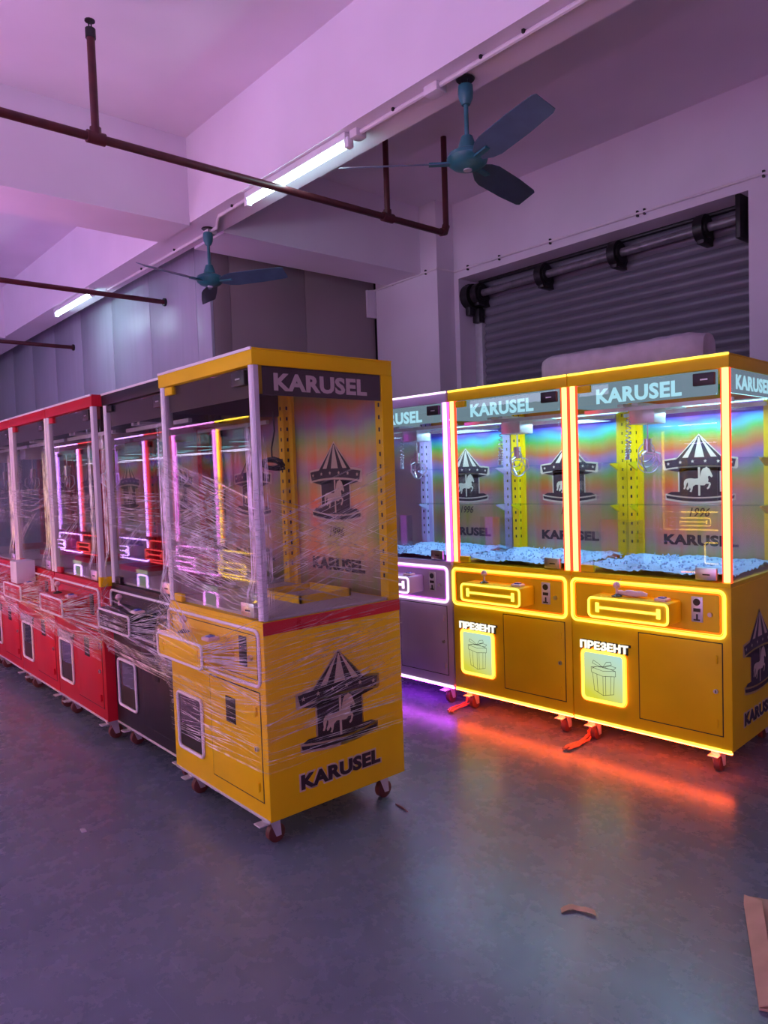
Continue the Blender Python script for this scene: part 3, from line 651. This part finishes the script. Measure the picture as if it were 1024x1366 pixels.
def machine(label, loc, rz, body, lit, group=None, header=True, wrap=None, side_print=True, tape=False, sign=True, chute=False, claw=True, shelves=False, hang=False, bill=True, far=False, inner=None, interior_floor='pellets', glow='yellow', patch=False):
    r = empty('claw_machine', loc, rz); tag(r, label, 'claw machine', group)
    B = M[body]
    post = POST if (lit and not far and glow == 'yellow') else (lit[0] if lit else M['offtube'])
    core, side = lit if lit else (M['offtube'], M['offside'])
    def part(name, key, fn, m, parent=r): return put(name, cached(key, mk(fn)), m, parent)
    bd = part('cabinet_body', 'body', b_body, B)
    cap = part('roof_cap', 'cap', b_cap, B)
    part('roof_rim', 'rim', b_rim, B, cap)
    part('neon_strip', 'topneon', b_topneon, core, cap)
    if lit: part('neon_glow_strip', 'topside', b_topside, side, cap)
    if far: part('added_ceiling_fill', 'rfl', b_ceilfill, FILL_VIOLET if loc[0] < -4.5 else FILL_LILAC, cap)
    part('base_neon_strip', 'botneon', b_botneon, core if lit else M['zinc'], bd)
    if lit: part('base_glow_strip', 'botside', b_botside, GLOW[glow], bd)
    for nm, x0 in (('l', -W), ('r', -.05)):
        po = part('rear_post', 'rp'+nm, b_rearpost(x0), B)
        if not far: part('slot_row', 'sl'+nm, b_slots(x0), M['hole'], po)['kind'] = 'stuff'
    for nm, x0 in (('l', -W+.025), ('r', -.022)):
        t = part('light_tube', 'lt'+nm, b_tube(x0), post); part('tube_channel', 'lts'+nm, b_tubeside(x0), side, t)
    gd = part('glass_door', 'door', b_door, M['glass'])
    for nm, z in (('t', ZC-.04), ('b', ZG+.004)): part('hinge', 'hg'+nm, b_hinge(z), B, gd)
    for nm, z in (('t', 1.842), ('b', ZG+.008)):
        part('door_lock', 'lp'+nm, b_lockplate(z), M['dark'] if nm == 't' else M['steel'], gd); part('keyhole', 'kh'+nm, b_keyhole(z), M['hole'] if nm == 'b' else M['steel'], gd)
    part('side_glass', 'sgl', b_sideglass(-W+.002), M['glass']); part('side_glass', 'sgr', b_sideglass(-.007), M['glass'])
    bk = part('back_panel', 'back', b_back, M['foil'] if lit else M['dimfoil'])
    if not far:
        put('carousel_print', cached('carb', lambda: carousel_mesh('carousel', .402, (W/2-.427, 1.275), D/2-.0125)), None, bk)
        put('year_print', YEAR_T(), M['print_dark'], bk, (W/2-.427, D/2-.0125, 1.205)); put('name_print', NAME_T(), M['print_dark'], bk, (W/2-.427, D/2-.0125, 1.045))
    hm, ht = (M['head_on'], M['head_on_txt']) if lit else (M['head_off'], M['head_off_txt'])
    hf = part('front_header', 'hf', b_headf, hm)
    if lit: put('header_lettering', HEAD_F(), ht, hf, (W/2-.455, -D/2+.028, 1.845))
    hs = part('side_header', 'hsr', b_heads(-.012), hm); put('header_lettering', HEAD_S(), ht, hs, (W/2-.0078, -D/2+.335, 1.853), (0, 0, PI/2))
    hl = part('side_header', 'hsl', b_heads(-W+.008), hm)
    # lower front
    part('panel_neon_frame', 'pf', b_panelframe(.0068), core, bd); part('panel_inset', 'pi', b_panelinset, M['dark'] if not lit else B, bd)
    if lit and not far:
        part('frame_halo', 'pfh', b_panelhalo, HALO[glow], bd); part('window_halo', 'pzh2', b_prizehalo, HALO[glow], bd)
    cb = part('control_box', 'cb', b_box, B)
    part('box_neon_frame', 'bf', b_boxframe, core, cb); part('bar_emblem', 'em', b_emblem, core if lit else B, cb)
    if not far:
        js = part('joystick', 'jb', b_joybase, M['dark'], cb)
        part('joystick_stem', 'js', b_joystick, M['pinkplastic'], cb); part('joystick_knob', 'jk', b_knob, M['pinkplastic'], cb)
        part('push_button', 'bt', b_button, M['pinkplastic'], cb); part('button_cap', 'btt', b_buttontop, M['blue'], cb)
        ca = part('coin_acceptor', 'co', b_coin, M['zinc'] if lit else M['dark'], bd)
        if lit: part('coin_slots', 'cod', b_coindet, M['dark'], ca)
        part('panel_lock', 'pl', b_lock(-.095, .768), M['steel'], bd)
    part('prize_window_frame', 'pzf', b_prizeframe, core, bd)
    if lit:
        pp = part('prize_panel', 'pzp', b_prizepanel, M['gift'], bd); part('gift_print', 'gft', b_gift, M['giftline'], bd)
    else:
        part('prize_opening', 'pzh', b_prizehole, M['hole'], bd); part('prize_flap', 'pzl', b_prizeflap, M['acrylic'], bd)
    if sign:
        so = put('sign_lettering', SIGN_T(), M['sign_on'] if lit else M['offside'], bd, (W/2-.645, -D/2-.003, .538))
        put('letter_shadow', text_mesh('sgs', 'ПРЕЗЕНТ', .284, .054, .06, thick=.006), M['dark'], bd, (W/2-.640, -D/2, .536))
    sd = part('service_door', 'sd', b_service, B)
    part('door_seam', 'sds', b_serviceseam, M['hole'], sd)
    if not far:
        part('door_lock', 'sdl', b_lock(-.072, .408), M['steel'], sd); part('lock_slot', 'sdls', b_lockslot(-.072, .408), M['hole'], sd)
        for z in (.56, .255): part('door_hinge', 'dh%g' % z, b_dhinge(z), B, sd)
        if bill: part('bill_slot', 'bill', b_bill, M['hole'], sd)
    if side_print:
        cp = put('carousel_print', cached('cars', lambda: carousel_mesh('carousel', .42, (0, 0), 0)), None, bd, (W/2, -D/2+.357, .365), (0, 0, PI/2))
        nk = text_mesh('nmo', 'KARUSEL', .436, .076, .095); put('name_outline', nk, M['print_cream'], bd, (W/2-.0004, -D/2+.357, .245), (0, 0, PI/2))
        put('name_print', NAME_T(), M['print_dark'], bd, (W/2+.0012, -D/2+.357, .245), (0, 0, PI/2))
    if tape:
        g = gm(); g.box(0, .0015, .0, D, .868, .918); g.box(-.0015, 0, D, D+.001, .868, .918); build('red_tape', g, M['tape'], bd)
    # interior
    if interior_floor == 'pellets':
        o = part('pellet_bed', 'pel', b_pellets, M['pellet']); o['kind'] = 'stuff'
    else:
        t = part('prize_tray', 'tray', b_tray, M['tray']); part('tray_rim', 'trl', b_traylip, B, t)
    if lit:
        lc = part('led_carrier', 'ledc', b_ledcarrier, M['zinc']); part('led_strip', 'led', b_led, M['led'], lc)
    if not far and not hang: ga = part('gantry_rail', 'gan', b_gantry, M['zinc'])
    if not far:
        if claw:
            part('claw_carriage', 'car', b_carriage, M['zinc']); part('coil_cord', 'coil', b_coilcord, M['coil']); part('claw', 'claw', b_claw, M['steel'])
        if chute: part('chute_guard', 'chu', b_chute, M['acrylic'])
        if shelves: part('glass_shelf', 'shv', b_shelves, M['shelf']); part('shelf_bracket', 'shb', b_brackets, B)
        if hang: part('hanging_cord', 'hang', b_hangcord, M['blackcord'])
    # casters
    for nm, x, y in (('a', -.09, .055), ('b', -W+.09, .055), ('c', -.09, D-.075), ('d', -W+.09, D-.075)):
        br = part('caster', 'cab'+nm, lambda g, x=x, y=y: b_bracketc(g, x, y), M['zinc'])
        part('wheel', 'caw'+nm, lambda g, x=x, y=y: b_wheel(g, x, y), M['rust'], br)
        if nm in 'ab': part('brake_pedal', 'cap'+nm, lambda g, x=x, y=y: b_pedal(g, x, y), M['zinc'], br)
    if patch:
        g = gm(); g.box(0, .002, .0, .07, .90, .955); g.box(-.03, .0, -.002, 0, .90, .955); build('yellow_tape', g, M['yellow'], bd)
    if wrap:
        for nm, bands, mm, seed in wrap: put(nm, film_mesh(bands, seed), M[mm], r)
        so = put('film_wrinkles', strand_mesh(STR_A if tape else STR_R, wrap[0][3]), M['strand'], r); so['kind'] = 'stuff'
    if inner:
        p, c = inner
        l = bpy.data.lights.new('led_light', 'AREA'); l.shape = 'RECTANGLE'; l.size = .66; l.size_y = .3; l.energy = p; l.color = c
        o = bpy.data.objects.new('led_light', l); COL.objects.link(o); o.parent = r; o.location = (0, .12, 1.755)
    return r

def at_corner(cx, cy, rz=0.):
    """root position for a machine whose right front corner stands at (cx, cy)"""
    v = Matrix.Rotation(rz, 3, 'Z') @ Vector((-W/2, D/2, 0)); return (cx+v.x, cy+v.y, 0)

WRAP_A = [('stretch_film', [
    ([(0, 1.32, .28), (W, 1.18, .24), (W+D, 1.42, .14)], 0, W+D),
    ([(0, 1.42, .16), (W, 1.22, .2), (W+D, 1.00, .12)], 0, W+D),
    ([(0, .95, .18), (W, .95, .22), (W+D, 1.22, .10)], 0, W+D),
    ([(0, .80, .18), (W, .74, .16), (W+D, .80, .14)], 0, W+D),
    ([(0, .60, .16), (W, .62, .18), (W+D, .70, .16)], 0, W+D),
    ([(0, .55, .18), (W, .46, .14), (W+D, .50, .12)], 0, W+D)], 'film', 11)]
def wrap_row(seed): return [('stretch_film', [
    ([(0, .78, .17), (W*.5, .74, .15), (W, .70, .19)], 0, W), ([(0, .86, .07), (W, .62, .10)], 0, W),
    ([(0, 1.36, .10), (W*.5, 1.30, .05), (W, 1.36, .11)], 0, W)], 'film', seed),
    ('film_band', [([(0, .70, .05), (W*.5, .63, .03), (W, .58, .04)], 0, W)], 'filmd', seed+1)]
machine('front yellow claw machine wrapped in stretch film, unlit, standing nearest the viewer', at_corner(0, 0), 0, 'yellow', None, wrap=WRAP_A, tape=True, sign=False, claw=False, hang=True, interior_floor='tray')
machine('black claw machine between the front yellow one and the red ones', at_corner(-.858, .05), 0, 'black', None, group='unlit machines of the left row', wrap=wrap_row(21), interior_floor='tray', sign=False)
for i, (cx, lab) in enumerate(((-1.708, 'red claw machine next to the black one, film hanging over its lower front'), (-2.55, 'middle red claw machine with a foam pack on its control box'), (-3.39, 'third red claw machine from the black one, at the left edge of the photo'), (-4.235, 'last red claw machine, almost wholly beyond the left edge'))):
    machine(lab, at_corner(cx, 0.0), 0, 'red', None, patch=(i == 0), group='unlit machines of the left row', wrap=wrap_row(31+i*5), interior_floor='tray')
TH, BX, BY = .0593, .946, 1.916
def bpos(k): return at_corner(BX-k*.8385*math.cos(TH), BY-k*.8385*math.sin(TH), TH)
cool = (.4, .72, 1)
machine('lit yellow claw machine at the right end of the glowing row', bpos(0), TH, 'yellow', NE['yellow'], group='glowing machines by the shutter', chute=True, shelves=True, bill=False, inner=(5.6, cool))
machine('lit yellow claw machine next to the lilac one in the glowing row', bpos(1), TH, 'yellow', NE['yellow'], group='glowing machines by the shutter', chute=True, shelves=True, bill=False, inner=(5.6, cool))
machine('lilac claw machine with pinkish white neon, half hidden behind the front yellow one', bpos(2.01), TH, 'lilac', NE['white'], glow='white', group='glowing machines by the shutter', chute=True, shelves=True, bill=False, inner=(5.6, cool))
# the row across the aisle, seen only as reflections in the glass of the left row
for k, (body, nk, lab) in enumerate((('yellow', 'faryellow', 'lit yellow machine across the aisle, mirrored in the front machine glass'), ('pink', 'farpink', 'lit pink machine across the aisle, mirrored in the front machine glass'),
        ('red', 'farred', 'lit red machine across the aisle, beside the pink one'), ('lilac', 'farviolet', 'lit violet machine across the aisle, between two red ones'), ('red', 'farred', 'lit red machine across the aisle, left of the violet one in the mirror image'), ('pink', 'farviolet', 'lit pink machine with violet neon at the end of the far row'))):
    x = -2.36-k*.85
    machine(lab, (x-W/2, -1.52-D/2, 0), PI, body, NE[nk], group='glowing machines across the aisle', far=True, inner=(4, (.8, .7, 1)))

# the row behind the viewer, whose glow fills the room and shows in the glass of the lit row
for k, (nk, body, whr) in enumerate((('faryellow', 'yellow', 'at the left end of the row'), ('rearlilac', 'lilac', 'next to the yellow one'), ('rearpink', 'pink', 'straight at the back'), ('rearlilac', 'lilac', 'between two pink ones'), ('rearpink', 'pink', 'near the right wall'), ('rearlilac', 'lilac', 'at the right end of the row'))):
    machine('lit %s claw machine behind the viewer, %s' % (body, whr), (-1.25+k*.85, -3.9-D/2, 0), PI, body, NE[nk], group='glowing machines behind the viewer', far=True, inner=(4, (.8, .6, 1)))

# ------------------------------------------------------------------ ceiling fans
def fan(label, x, y, angles):
    r = empty('ceiling_fan', (x, y, BEAMZ)); tag(r, label, 'fan', 'ceiling fans under the long beam')
    g = G(); g.lathe((0, 0, -.012), [(.045, 0), (.05, .006), (.045, .012)], 16); g.tube([(.02, 0, -.012), (.02, 0, -.04), (-.02, 0, -.04), (-.02, 0, -.012)], .004, 6); build('ceiling_hook', g, M['shaft'], r)
    g = G(); g.lathe((0, 0, -.135), [(.022, 0), (.036, .03), (.04, .06), (.038, .095), (.03, .1)], 16); build('canopy', g, M['teal'], r)
    g = G(); g.cyl((0, 0, -.13), (0, 0, -.32), .012, 10); build('down_rod', g, M['teal'], r)
    g = G(); g.lathe((0, 0, -.37), [(.05, 0), (.045, .03), (.03, .075), (.016, .08)], 16); build('lower_canopy', g, M['teal'], r)
    g = G(); g.lathe((0, 0, -.46), [(.03, 0), (.075, .01), (.1, .03), (.108, .055), (.1, .075), (.07, .09), (.05, .1)], 28); mo = build('motor_housing', g, M['teal'], r)
    g = G(); g.cyl((0, 0, -.466), (0, 0, -.458), .022, 14); build('cap_badge', g, M['zinc'], mo)
    for a in angles:
        a = math.radians(a); d = Vector((math.cos(a), math.sin(a), 0)); n = Vector((-d.y, d.x, 0)); z = Vector((0, 0, -.425))
        g = G(); prof = [(.10, .03), (.16, .055), (.22, .066), (.45, .066), (.64, .058), (.665, .05)]; up = []; lo = []
        for rr, hw in prof:
            tl = -.030*(hw/.066)
            up += [z+d*rr+n*hw+Vector((0, 0, tl)), z+d*rr-n*hw-Vector((0, 0, tl))]
        m = len(prof)
        vs = up+[v-Vector((0, 0, .004)) for v in up]; o2 = 2*m
        fs = [(2*i, 2*i+1, 2*i+3, 2*i+2) for i in range(m-1)]+[(o2+2*i, o2+2*i+2, o2+2*i+3, o2+2*i+1) for i in range(m-1)]
        fs += [(2*i, 2*i+2, o2+2*i+2, o2+2*i) for i in range(m-1)]+[(2*i+1, o2+2*i+1, o2+2*i+3, 2*i+3) for i in range(m-1)]+[(0, o2, o2+1, 1), (2*m-2, 2*m-1, o2+2*m-1, o2+2*m-2)]
        g.add(vs, fs); bl = build('blade', g, M['blade'], r)
        g = G(); p = z+d*.08; q = z+d*.2; s = n*.018; t = Vector((0, 0, -.01)); g.add([p+s+t, p-s+t, q-s+t, q+s+t, p+s, p-s, q-s, q+s], [(0, 1, 2, 3), (4, 7, 6, 5), (0, 4, 5, 1), (1, 5, 6, 2), (2, 6, 7, 3), (3, 7, 4, 0)]); build('blade_iron', g, M['teal'], bl)
fan('teal ceiling fan nearest the viewer, hanging above the glowing row', -.17, 1.44, (-132, -17, 101))
fan('smaller looking teal ceiling fan farther back, above the black machine', -2.96+.0, 1.44, (-76, 31, 153))

# ------------------------------------------------------------------ tube lights on the beam
def tube_light(label, x0, x1):
    r = empty('tube_light', ((x0+x1)/2, 1.33, BEAMZ)); tag(r, label, 'light', 'tube lights under the long beam'); L = (x1-x0)/2
    g = G(); g.box(-L, L, -.03, .03, -.045, 0, .006); build('fixture_body', g, M['fixture'], r)
    for s in (-1, 1):
        g = G(); g.box(s*L-.02, s*L+.02, -.022, .022, -.09, -.03, .005); build('lamp_holder', g, M['fixture'], r)
    g = G(); g.cyl((-L+.02, 0, -.07), (L-.02, 0, -.07), .015, 12); build('lamp_tube', g, M['tubelight'], r)
tube_light('lit fluorescent tube light on the beam above the front yellow machine', -2.15, -1.00)
tube_light('lit fluorescent tube light on the beam at the far left', -6.40, -5.25)

# ------------------------------------------------------------------ pipes and conduits
def pipe_run(label, X, Z, y0, y1, risers, elbow=None, flange=None):
    r = empty('sprinkler_pipe', (X, y1, Z)); tag(r, label, 'pipe', 'dark red sprinkler pipes'); r_ = .024
    def q(x, y, z): return (x-X, y-y1, z-Z)
    g = G()
    if elbow: g.tube([q(X, y0, Z), q(X, y1-.05, Z), q(X, y1-.015, Z+.015), q(X, y1, Z+.05), q(X, y1, elbow)], r_, 12)
    else: g.tube([q(X, y0, Z), q(X, y1, Z)], r_, 12)
    build('main_pipe', g, M['pipe'], r)
    for y, zt, head in risers:
        g = G(); g.tube([q(X, y, Z), q(X, y, zt)], .022, 12); rs = build('riser_pipe', g, M['pipe'], r)
        g = G(); g.tube([q(X, y-.05, Z), q(X, y+.05, Z)], .034, 12); g.tube([q(X, y, Z), q(X, y, Z+.055)], .031, 12); build('tee_fitting', g, M['pipe'], r)
        if head:
            g = G(); g.tube([q(X, y, zt-.02), q(X, y, zt+.03)], .028, 12); g.tube([q(X-.018, y, zt+.03), q(X-.018, y, zt+.07)], .004, 6); g.tube([q(X+.018, y, zt+.03), q(X+.018, y, zt+.07)], .004, 6)
            g.tube([q(X, y, zt+.07), q(X, y, zt+.076)], .028, 12); build('sprinkler_head', g, M['shaft'], rs)
    if elbow:
        g = G(); g.tube([q(X, y1-.06, Z), q(X, y1-.02, Z+.01), q(X, y1, Z+.06)], .032, 12); build('elbow_fitting', g, M['pipe'], r)
    if flange:
        g = G(); g.tube([q(X, y1-.02, Z), q(X, y1, Z)], .04, 14); build('end_flange', g, M['shaft'], r)
pipe_run('dark red sprinkler pipe crossing in front of the nearer tube light', -1.7, 3.39, -6.1, 2.875, [(.10, 3.945, True), (2.25, CEIL-.004, False)], elbow=CEIL-.004)
pipe_run('dark red sprinkler pipe crossing the far left tube light', -4.58, 3.28, -6.1, 1.81, [], flange=True)
pipe_run('dark red sprinkler pipe farthest left, lowest in the photo', -7.3, 3.245, -6.1, 1.81, [], flange=True)
def conduit(name, label, pts, r, clips, boxes=()):
    o = empty(name, pts[0]); tag(o, label, 'conduit'); b = Vector(pts[0])
    g = G(); g.tube([Vector(p)-b for p in pts], r, 8); build('conduit_tube', g, M['conduit'], o)
    for c, ax in clips:
        c = Vector(c)-b; g = G()
        if ax == 'z': g.box(c.x-.007, c.x+.007, c.y-.024, c.y+.024, c.z-.002, c.z+.016, .002)
        else: g.box(c.x-.008, c.x+.008, c.y-.008, c.y+.014, c.z-.024, c.z+.024, .002)
        build('clip', g, M['shaft'], o)
    for c, s in boxes:
        c = Vector(c)-b; g = G(); g.box(c.x-s, c.x+s, c.y-.04, c.y+.04, c.z-.03, c.z+.02, .008); build('junction_box', g, M['conduit'], o)
zc = BEAMZ-.016
conduit('beam_conduit', 'white conduit clipped along the underside of the long beam', [(2.6, 1.36, zc), (-.3, 1.36, zc), (-.99, 1.36, zc)], .014, [((x, 1.36, zc), 'z') for x in (1.6, .95, .28, .02, -.62)], [((-.32, 1.37, zc), .05), ((-.95, 1.36, zc), .035)])
conduit('beam_conduit', 'white conduit with a bend between the two tube lights', [(-2.17, 1.36, zc), (-2.62, 1.36, zc), (-2.72, 1.40, zc), (-2.86, 1.47, zc), (-3.0, 1.47, zc), (-5.2, 1.47, zc)], .013, [((x, 1.36, zc), 'z') for x in (-2.4,)]+[((x, 1.47, zc), 'z') for x in (-3.6, -4.3)], [((-2.98, 1.47, zc), .04)])
zw = 3.485
conduit('wall_conduit', 'thin white conduit along the wall above the roller shutter', [(4., 4.005, zw), (-2.68, 4.005, zw), (-2.69, 3.77, zw), (-3.63, 3.765, zw-.02), (-3.75, 3.6, zw-.03), (-3.78, 3.2, zw-.07)], .011,
        [((x, 4.005, zw), 'y') for x in (1.4, .28, -.62, -.68, -1.52, -2.1, -2.5)]+[((x, 3.77, zw), 'y') for x in (-2.85, -3.35)])

# ------------------------------------------------------------------ loose things
# foam wrapped bundle on top of the glowing row
def lumpy(g, x0, x1, y0, y1, z0, z1, seed, nx=26, ns=18):
    rnd = random.Random(seed); vs = []; cy, cz = (y0+y1)/2, (z0+z1)/2; hy, hz = (y1-y0)/2, (z1-z0)/2
    for i in range(nx+1):
        t = i/nx; x = x0+(x1-x0)*t; e = min(1, .55+min(t, 1-t)*6)
        for k in range(ns):
            a = k*2*PI/ns; ca, sa = math.cos(a), math.sin(a); p = 3.2
            rr = (abs(ca)**p+abs(sa)**p)**(-1/p); j = 1+rnd.uniform(-.025, .025)
            vs.append((x, cy+hy*ca*rr*e*j, max(z0, cz+hz*sa*rr*(e*.3+.7)*j*(1-.1*(1-t)))))
    fs = [(i*ns+k, i*ns+(k+1) % ns, (i+1)*ns+(k+1) % ns, (i+1)*ns+k) for i in range(nx) for k in range(ns)]
    fs += [tuple(range(ns))[::-1], tuple(nx*ns+k for k in range(ns))]; g.add(vs, fs)
o = empty('foam_bundle', (.1, 2.45, H)); o.rotation_euler = (0, 0, TH); tag(o, 'white foam wrapped bundle lying on top of the glowing row', 'bundle')
g = G(); lumpy(g, -.50, .50, -.16, .14, 0, .21, 4); build('foam_wrap', g, M['foam'], o)
for x in (-.3, .05, .35):
    g = G(); g.tube([(x, .155*math.cos(k*2*PI/24), 0.118+.108*math.sin(k*2*PI/24)) for k in range(24)], .004, 5, closed=True); build('film_tie', g, M['film'], o)
# foam pack on the middle red machine
o = empty('foam_pack', (-2.545-.44, -.07, .826)); tag(o, 'pale lilac pack of foam sheets standing on the red control box', 'foam pack')
for k in range(5):
    g = G(); g.box(-.075+k*.03, -.047+k*.03, -.06, .06, 0, .15-.003*(k % 2), .003); build('foam_sheet', g, M['foampack'], o)
# pink pouch on the control box of the lit yellow machine at the right end
v = Matrix.Rotation(TH, 3, 'Z') @ Vector((-.455, -.055, 0))
o = empty('plastic_pouch', (BX+v.x, BY+v.y, .826)); o.rotation_euler = (0, 0, TH+.1); tag(o, 'small pale pink plastic pouch lying beside the joystick of the right end machine', 'pouch')
g = G(); rn = random.Random(2); g.tube([(-.075+.15*i/12, .004*math.sin(i), .016+.002*math.cos(i*1.3)) for i in range(13)], [.006+.010*math.sin(PI*(i+.5)/13)**.5+rn.uniform(-.0015, .0015) for i in range(13)], 10); build('pouch_body', g, M['pinkplastic'], o)
g = G(); g.tube([(-.07, 0, .018), (-.085, 0, .05), (-.06, .01, .085)], .0012, 5); build('loose_wire', g, M['pinkplastic'], o)
# cardboard sheet at the right edge
o = empty('cardboard_sheet', (1.65, .85, 0)); tag(o, 'brown cardboard sheet lying on the floor at the right edge', 'cardboard')
g = G(); g.poly([(-.27, .15, .002), (-.02, -.35, .002), (.45, -.10, .002), (.2, .38, .002)], (0, 0, .007)); build('board', g, M['card'], o)
g = G(); g.poly([(-.27, .15, .009), (-.25, .10, .009), (-.02, -.35, .009), (.02, -.33, .03), (-.2, .12, .03)], (0, 0, .003)); build('bent_flap', g, M['card'], o)
# scraps
o = empty('paper_scrap', (1.04, .53, 0)); o.rotation_euler = (0, 0, .75); tag(o, 'curled tan paper scrap on the floor right of centre', 'scrap')
g = G(); pts = [(-.055+.11*i/8, .016*math.sin(i*.5), .003+.006*abs(math.sin(i*.7))) for i in range(9)]
g.add([(x, y-.012, z) for x, y, z in pts]+[(x, y+.012, z+.002) for x, y, z in pts]+[(x, y-.012, z+.002) for x, y, z in pts]+[(x, y+.012, z+.004) for x, y, z in pts],
      [(i, i+1, 10+i, 9+i) for i in range(8)]+[(18+i, 27+i, 28+i, 19+i) for i in range(8)]+[(i, 18+i, 19+i, i+1) for i in range(8)]+[(9+i, 10+i, 28+i, 27+i) for i in range(8)]); build('curled_strip', g, M['scrap'], o)
o = empty('wood_splinter', (.06, .63, 0)); o.rotation_euler = (0, 0, -.15); tag(o, 'thin dark splinter on the floor right of the front machine', 'splinter')
g = G(); g.tube([(-.045, 0, .004), (0, .004, .004), (.05, 0, .005)], [.003, .004, .002], 6); build('stick', g, M['rust'], o)
def cord(label, pts, r, n_str):
    o = empty('power_cord', (pts[0][0], pts[0][1], 0)); tag(o, label, 'cord'); b = Vector((pts[0][0], pts[0][1], 0)); rnd = random.Random(len(label))
    for k in range(n_str):
        g = G(); P = [Vector(p)-b for p in pts]; off = Vector((rnd.uniform(-.02, .02), rnd.uniform(-.02, .02), 0)); sm = []
        for a, c in zip(P[:-1], P[1:]):
            for t in (0, .33, .66): sm.append(a.lerp(c, t)+off+Vector((rnd.uniform(-.006, .006), rnd.uniform(-.006, .006), rnd.uniform(0, .004))))
        sm.append(P[-1]+off); g.tube(sm, r, 6); build('strand', g, M['cord'], o)
cord('orange bundled cord on the floor between the two yellow lit machines', [(.14, 2.0, .10), (.15, 1.98, .03), (.17, 1.93, .012), (.185, 1.85, .01), (.19, 1.77, .01), (.18, 1.69, .01)], .005, 7)
cord('orange bundled cord on the floor below the lilac machine', [(-.70, 1.93, .08), (-.70, 1.90, .02), (-.70, 1.86, .012), (-.70, 1.78, .01), (-.68, 1.71, .01)], .005, 5)
rnd = random.Random(12)
for k, (x, y) in enumerate(((-.75, -.47),)):
    o = empty('white_scrap', (x, y, 0)); tag(o, 'small white scrap on the floor in front of the black machine', 'scrap'); g = G()
    g.poly([(-.02, -.008, .001), (.015, -.012, .001), (.02, .006, .001), (-.012, .01, .001)], (0, 0, .004)); build('flake', g, M['foam'], o)
